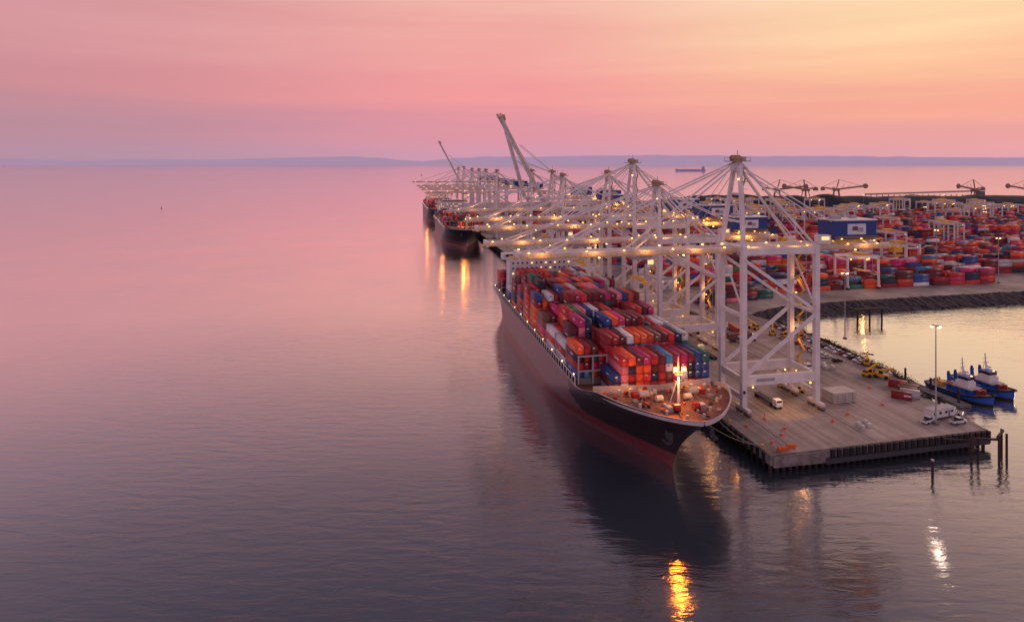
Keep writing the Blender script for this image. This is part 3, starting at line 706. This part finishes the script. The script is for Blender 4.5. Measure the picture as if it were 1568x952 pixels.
# ---------------------------------------------------------------- vehicles
def car_mesh(paint):
    m=MB()
    m.prism([(-2.2,.35),(2.2,.35),(2.25,.75),(1.3,.95),(-2.1,1.0),(-2.28,.7)],-.9,.9,paint)
    m.prism([(-1.95,.96),(.95,.93),(.25,1.42),(-1.5,1.45)],-.78,.78,'glass_dark'); m.prism([(-1.45,1.45),(.2,1.42),(.1,1.5),(-1.35,1.52)],-.74,.74,paint)
    for x in (-1.4,1.4):
        for y in (-.82,.82): m.cyl((x,y-.12,.34),(x,y+.12,.34),.34,'rubber',10)
    for y in (-.6,.6): m.box((2.24,y,.68),(.06,.35,.14),'sign_white'); m.box((-2.27,y,.75),(.06,.3,.14),'paint_red')
    return m.mesh('car')
cars=[car_mesh(p) for p in ('paint_white','paint_silver','paint_black','paint_white','paint_red','paint_white')]
for i in range(22):
    if rng.random()<.1: continue
    place('parked_car',cars[rng.integers(0,6)],W(38+i*2.9,79.5+rng.uniform(-.3,.3),QZ),TH+math.pi*(i%2)+rng.uniform(-.04,.04))
for i in range(14):
    if rng.random()<.25: continue
    place('parked_car',cars[rng.integers(0,6)],W(42+i*2.9,70+rng.uniform(-.3,.3),QZ),TH+rng.uniform(-.04,.04))
for i in range(12):
    place('parked_car',cars[rng.integers(0,6)],W(135+i*3.0,66+rng.uniform(-.3,.3),QZ),TH+rng.uniform(-.04,.04))
def truck_mesh(load):
    m=MB(); m.prism([(5.2,.9),(7.6,.9),(7.6,2.2),(7.2,3.2),(5.2,3.2)],-1.2,1.2,'paint_white'); m.box((7.45,0,2.55),(.2,2.0,.8),'glass_dark'); m.box((0.2,0,1.15),(12.6,2.3,.35),'dark_steel')
    for x in (-5,-3.8,4.2,6.6):
        for y in (-1.05,1.05): m.cyl((x,y-.2,.5),(x,y+.2,.5),.5,'rubber',10)
    if load: m.box((-.9,0,2.65),(12.1,2.4,2.6),load); m.box((-.9,-1.23,2.7),(3,.05,.8),'sign_white')
    return m.mesh('truck')
tr=[truck_mesh(None),truck_mesh('paint_red'),truck_mesh('deck_red'),truck_mesh('house_blue')]
for S_,t,k,rr in ((8,14,0,-1.57),(78,47,2,.0),(110,12,1,1.57),(60,20,0,1.57),(150,17,3,-1.57),(92,52,1,1.4),(175,22,2,1.57),(210,14,1,1.57),(128,50,0,-1.5),(240,40,3,1.57),(40,50,0,-1.6),(98,34,1,1.57),(140,36,2,-1.57)):
    place('terminal_truck',tr[k],W(S_,t,QZ),TH+rr)
def loader():
    m=MB(); y='machine_yellow'; m.prism([(-3.4,1),(3.2,1),(3.2,2.0),(0,2.2),(-3.4,2.4)],-1.5,1.5,y); m.prism([(-1.2,2.2),(.8,2.2),(.5,3.6),(-1,3.6)],-.8,.8,'glass_dark'); m.box((-.25,0,3.7),(1.9,1.8,.18),y)
    m.beam((-2.6,0,3.0),(5.4,0,5.6),.8,.8,y); m.beam((5.4,0,5.6),(5.6,0,4.4),.6,.6,y); m.box((5.6,0,4.2),(1.2,5.5,.5),'dark_steel')
    for x in (-2.3,2.3):
        for q in (-1.6,1.6): m.cyl((x,q-.35,.85),(x,q+.35,.85),.85,'rubber',12)
    m.box((-3.2,0,2.8),(.6,2.2,.8),'dark_steel'); return m.mesh('loader')
lo=loader()
for X,Y,r_ in ((143,248,.4),(146.5,246,-.7),(129.4,308,1.2),(133,302,.5),(124,318,2),(150,262,1)): place('reach_stacker',lo,(X,Y,QZ),r_,.8)
place('forklift',lo,(107,231,QZ),2.4,.55); place('forklift',lo,(103,236,QZ),.4,.55)
m=MB()
for k in range(5): m.box((rng.uniform(-.15,.15),rng.uniform(-.15,.15),.45+k*.75),(9.5,6.0,.6),'hatch_cover',rng.uniform(-.02,.02)); 
for k in range(5):
    for x in (-3,0,3): m.box((x,-3.06,.45+k*.75),(.2,.08,.5),'deck_grey')
place('hatch_cover_stack',m.mesh('hc'),(117.6,223,QZ),TH)
place('storage_containers',cont_mesh('svc',[(0,0,0),(3,.5,0),(6.2,-.4,0),(-3.4,3,0),(9.5,3,0)],'y',L=6.1,dim=.8),(145,226,QZ),TH+.9)
m=MB(); m.box((0,0,2.0),(11,2.8,2.6),'ship_white'); m.box((0,0,3.42),(11.3,3.1,.2),'crane_grey')
for x in (-4,-1.5,1.2,4): m.box((x,-1.43,2.3),(1.1,.06,.8),'glass_dark')
m.box((2.6,-1.44,1.8),(.9,.06,2),'deck_grey'); m.box((0,0,.4),(9,2,.5),'dark_steel'); place('site_office_trailer',m.mesh('tr'),(143,207.5,QZ),TH+.15)
m=MB(); m.prism([(-2.8,.5),(2.7,.5),(2.7,1.15),(1.4,1.25),(-2.8,1.25)],-.98,.98,'paint_white'); m.prism([(-.9,1.25),(1.5,1.25),(.9,1.9),(-.7,1.95)],-.85,.85,'glass_dark'); m.box((.1,0,1.98),(1.5,1.6,.1),'paint_white'); m.box((-1.9,0,1.27),(1.6,1.6,.05),'paint_black')
for x in (-1.8,1.7):
    for q in (-.9,.9): m.cyl((x,q-.14,.4),(x,q+.14,.4),.4,'rubber',10)
pk=m.mesh('pk'); place('pickup_truck',pk,(136.5,203.5,QZ),TH+.3); place('pickup_truck',pk,(146,203,QZ),TH+.1); place('pickup_truck',pk,(150,211,QZ),TH+2.1)
m=MB(); m.box((0,0,.04),(.7,.7,.08),'cone_orange'); m.cyl((0,0,.08),(0,0,1.1),.28,'cone_orange',10,.05); m.cyl((0,0,.5),(0,0,.7),.2,'sign_white',10,.15); cn=m.mesh('cone')
for S_,t in ((-18,2),(-14,6),(-6,4),(-22,-4),(-12,25),(-8,34),(4,42),(10,48),(-3,52),(12,60),(2,66),(-10,-5),(6,-5),(20,38)): place('traffic_cone',cn,W(S_,t,QZ),0,1.6)
m=MB(); m.prism([(-1.6,0),(1.6,0),(1.6,.3),(1.5,1.1),(-1.5,1.1),(-1.6,.3)],-.35,.35,'cone_orange'); bar=m.mesh('bar'); 
for S_,t in ((-27,-4),(-26,-.5)): place('barrier',bar,W(S_,t,QZ),TH)
m=MB()
for x,y in ((0,0),(3.2,.5),(1,2.4),(4.5,3)):
    m.box((x,y,.5),(1.4,1.2,1),'hatch_cover'); m.box((x+.3,y,1.15),(.8,.9,.3),'sign_white')
pa=m.mesh('pal'); place('cargo_pallets',pa,(112,198.5,QZ),.3); place('cargo_pallets',pa,W(28,36,QZ),.9,1.4); place('cargo_pallets',pa,W(20,74,QZ),.5,1.3); place('cargo_pallets',pa,W(34,62,QZ),1.9,1.2)

# ---------------------------------------------------------------- tugboats
def tug():
    m=MB(); Ln=24;hb=5; vs=[];fs=[];NR=24
    lev=[(-1.0,.75),(0.3,.9),(1.4,1.0),(2.6,1.04)]
    for i in range(NR+1):
        u=i/NR; y=-Ln/2+Ln*u; f=min(1,math.sin(math.pi/2*min(1,u/.35))**.6) ; g=(1-((u-.85)/.15)**2*.45) if u>.85 else 1
        row=[]
        for z,k in lev:
            zz=z+(1.8*(1-u/.45)**2 if u<.45 and z>1 else 0); yy=y+(1-k)*4*(1-u) 
            row.append((hb*f*g*k,yy,zz))
        for r in row: vs.append(r)
        for r in row: vs.append((-r[0],r[1],r[2]))
    for i in range(NR):
        a=i*8
        for j in range(3): fs+=[(a+j,a+8+j,a+9+j,a+1+j),(a+4+j,a+5+j,a+13+j,a+12+j)]
    m.add(vs,fs,'tug_hull')
    dk=[(i*8+3,i*8+7,i*8+15,i*8+11) for i in range(NR)]
    m.add([(v[0],v[1],v[2]-.5) for v in vs],dk,'deck_grey')
    m.add([vs[NR*8+j] for j in range(8)],[(0,1,5,4),(1,2,6,5),(2,3,7,6)],'tug_hull')
    for i in range(NR):
        for o in (3,7): m.beam(Vector(vs[i*8+o])-Vector((0,0,.3)),Vector(vs[(i+1)*8+o])-Vector((0,0,.3)),.6,.5,'rubber')
    m.box((0,-1,3.3),(6.0,9.0,2.2),'paint_blue'); m.box((0,-1,4.5),(6.6,9.8,.2),'crane_grey'); m.box((0,-1.8,5.6),(4.4,4.8,2.0),'ship_white')
    m.box((0,-2.0,7.6),(3.6,3.6,1.8),'ship_white',0,.92); m.box((0,-2.0,7.8),(3.7,3.7,.9),'glass_dark'); m.box((0,-2,8.6),(4.0,4.0,.2),'paint_blue')
    for x in (-2,2): m.cyl((x,3.0,4.0),(x,3.2,8.2),.65,'paint_blue',10); m.cyl((x,3.2,8.2),(x,3.3,9.0),.45,'paint_black',10)
    m.beam((0,-1,8.6),(0,-.6,15),.3,.3,'ship_white'); m.beam((-1.6,-.8,11.5),(1.6,-.8,11.5),.2,.2,'ship_white'); m.beam((-1,-.7,13),(1,-.7,13),.18,.18,'ship_white'); m.beam((0,-1,10),(0,-3,10),.25,.5,'ship_white')
    m.beam((-1.5,-.8,8.6),(0,-.7,12.5),.15,.15,'ship_white'); m.beam((1.5,-.8,8.6),(0,-.7,12.5),.15,.15,'ship_white')
    m.cyl((0,-8.4,3.4),(0,-8.4,5.2),.8,'paint_red',10); m.box((0,-7.2,4),(2.4,1.6,1.5),'paint_red'); m.box((0,7,2.9),(2.4,2.4,1.6),'machine_yellow'); m.beam((-1.6,9,2.2),(-1.6,9,4.2),.3,.3,'cone_orange'); m.beam((1.6,9,2.2),(1.6,9,4.2),.3,.3,'cone_orange'); m.beam((-1.7,9,4.2),(1.7,9,4.2),.3,.3,'cone_orange')
    for y in (-4,-1,2): 
        for x in (-3.03,3.03): m.box((x,y,3.6),(.08,.9,.6),'glass_dark')
    for x in (-2.9,2.9): m.beam((x,-5.5,5.5),(x,3.5,5.5),.08,.08,'ship_white'); m.cyl((x,1.2,4.9),(x,2.6,4.9),.5,'cone_orange',8)
    m.box((0,-4.0,9),(.4,.3,.3),'lamp_warm')
    return m.mesh('tug')
tg=tug(); place('tugboat',tg,(173.5,240,0),math.radians(22)); place('tugboat',tg,(187,246,0),math.radians(14))
m=MB(); m.box((0,0,.5),(5,30,.8),'concrete_wall'); 
for y in (-12,0,12): m.cyl((0,y,-2),(0,y,6),.4,'pile_brown',8)
place('floating_dock',m.mesh('fd'),(164,243,0),math.radians(12)); 
m=MB(); m.beam((0,0,QZ),(10,3,1.2),1.4,.3,'crane_grey'); m.beam((0,-.7,QZ+1),(10,2.3,2.2),.1,.1,'crane_grey'); m.beam((0,.7,QZ+1),(10,3.7,2.2),.1,.1,'crane_grey'); place('gangway',m.mesh('gw'),(154,232,0),.2)
m=MB()
for x,y in ((0,0),(3.2,1.5),(7.5,-1),(11,0.5),(12.2,4)): m.cyl((x,y,-3),(x,y,8.3),.32,'pile_brown',10)
m.beam((-.6,-.1,7.2),(7.8,-.9,7.2),.5,.6,'pile_brown'); m.beam((7,-1,7.9),(12.6,3.8,7.9),.5,.6,'pile_brown'); m.beam((0,0,3.5),(3.2,1.5,3.5),.35,.35,'pile_brown'); m.beam((-6,3.4,5.6),(3.2,1.5,5.6),.35,.35,'pile_brown')
place('mooring_dolphin',m.mesh('dol'),(138.5,187,0),0)
m=MB(); m.cyl((0,0,-3),(0,0,4.5),.35,'pile_brown',8); m.cyl((0,0,4.5),(0,0,4.9),.45,'crane_grey',8); pm=m.mesh('pile'); place('mooring_pile',pm,(121,178.5,0)); place('mooring_pile',pm,(194,226,0),0,2.0)
m=MB()
for x in (0,8,16): m.cyl((x,0,-3),(x,0,7),.5,'pile_brown',8)
m.beam((-2,0,7),(18,0,7),2,.8,'pile_brown'); m.beam((0,0,1),(8,0,6.6),.3,.3,'pile_brown'); place('mooring_dolphin',m.mesh('dol2'),(196,352,0),TH)

# ---------------------------------------------------------------- distant bulk carrier + buoy
m=MB(); Lb=330
haze_glow_mat('far_ship_haze_glow',lin(120,95,135))  # far vessels: haze put into the material as a mauve glow
m.prism([(-Lb/2,0),(Lb/2-12,0),(Lb/2,18),(Lb/2,24),(Lb/2-25,24),(Lb/2-30,19),(-Lb/2,19),(-Lb/2-4,14)],-22,22,'far_ship_haze_glow')
m.box((-Lb/2+18,0,34),(24,34,30),'far_ship_haze_glow'); m.box((-Lb/2+12,0,50),(8,8,8),'far_ship_haze_glow'); m.beam((-Lb/2+22,0,48),(-Lb/2+22,0,60),2,2,'far_ship_haze_glow')
for x in range(-100,140,34): m.box((x,0,20.5),(22,26,3),'far_ship_haze_glow'); 
m.beam((Lb/2-12,0,24),(Lb/2-12,0,38),1.6,1.6,'far_ship_haze_glow')
place('bulk_carrier',m.mesh('bulk'),(2010,7000,0),math.pi)
m=MB(); m.cyl((0,0,-1),(0,0,1.2),1.0,'dark_steel',12); m.cyl((0,0,1.2),(0,0,3.4),.5,'dark_steel',8,.3); m.box((0,0,3.6),(.6,.6,.6),'paint_red'); place('channel_buoy',m.mesh('buoy'),(-700,1239,0))
m=MB(); m.box((0,0,1),(5,18,2),'far_ship_haze_glow'); m.box((0,3,4),(4,6,4),'far_ship_haze_glow'); m.beam((0,0,4),(0,0,14),.5,.5,'far_ship_haze_glow'); place('fishing_boat',m.mesh('fb'),(-670,4600,0),.8)
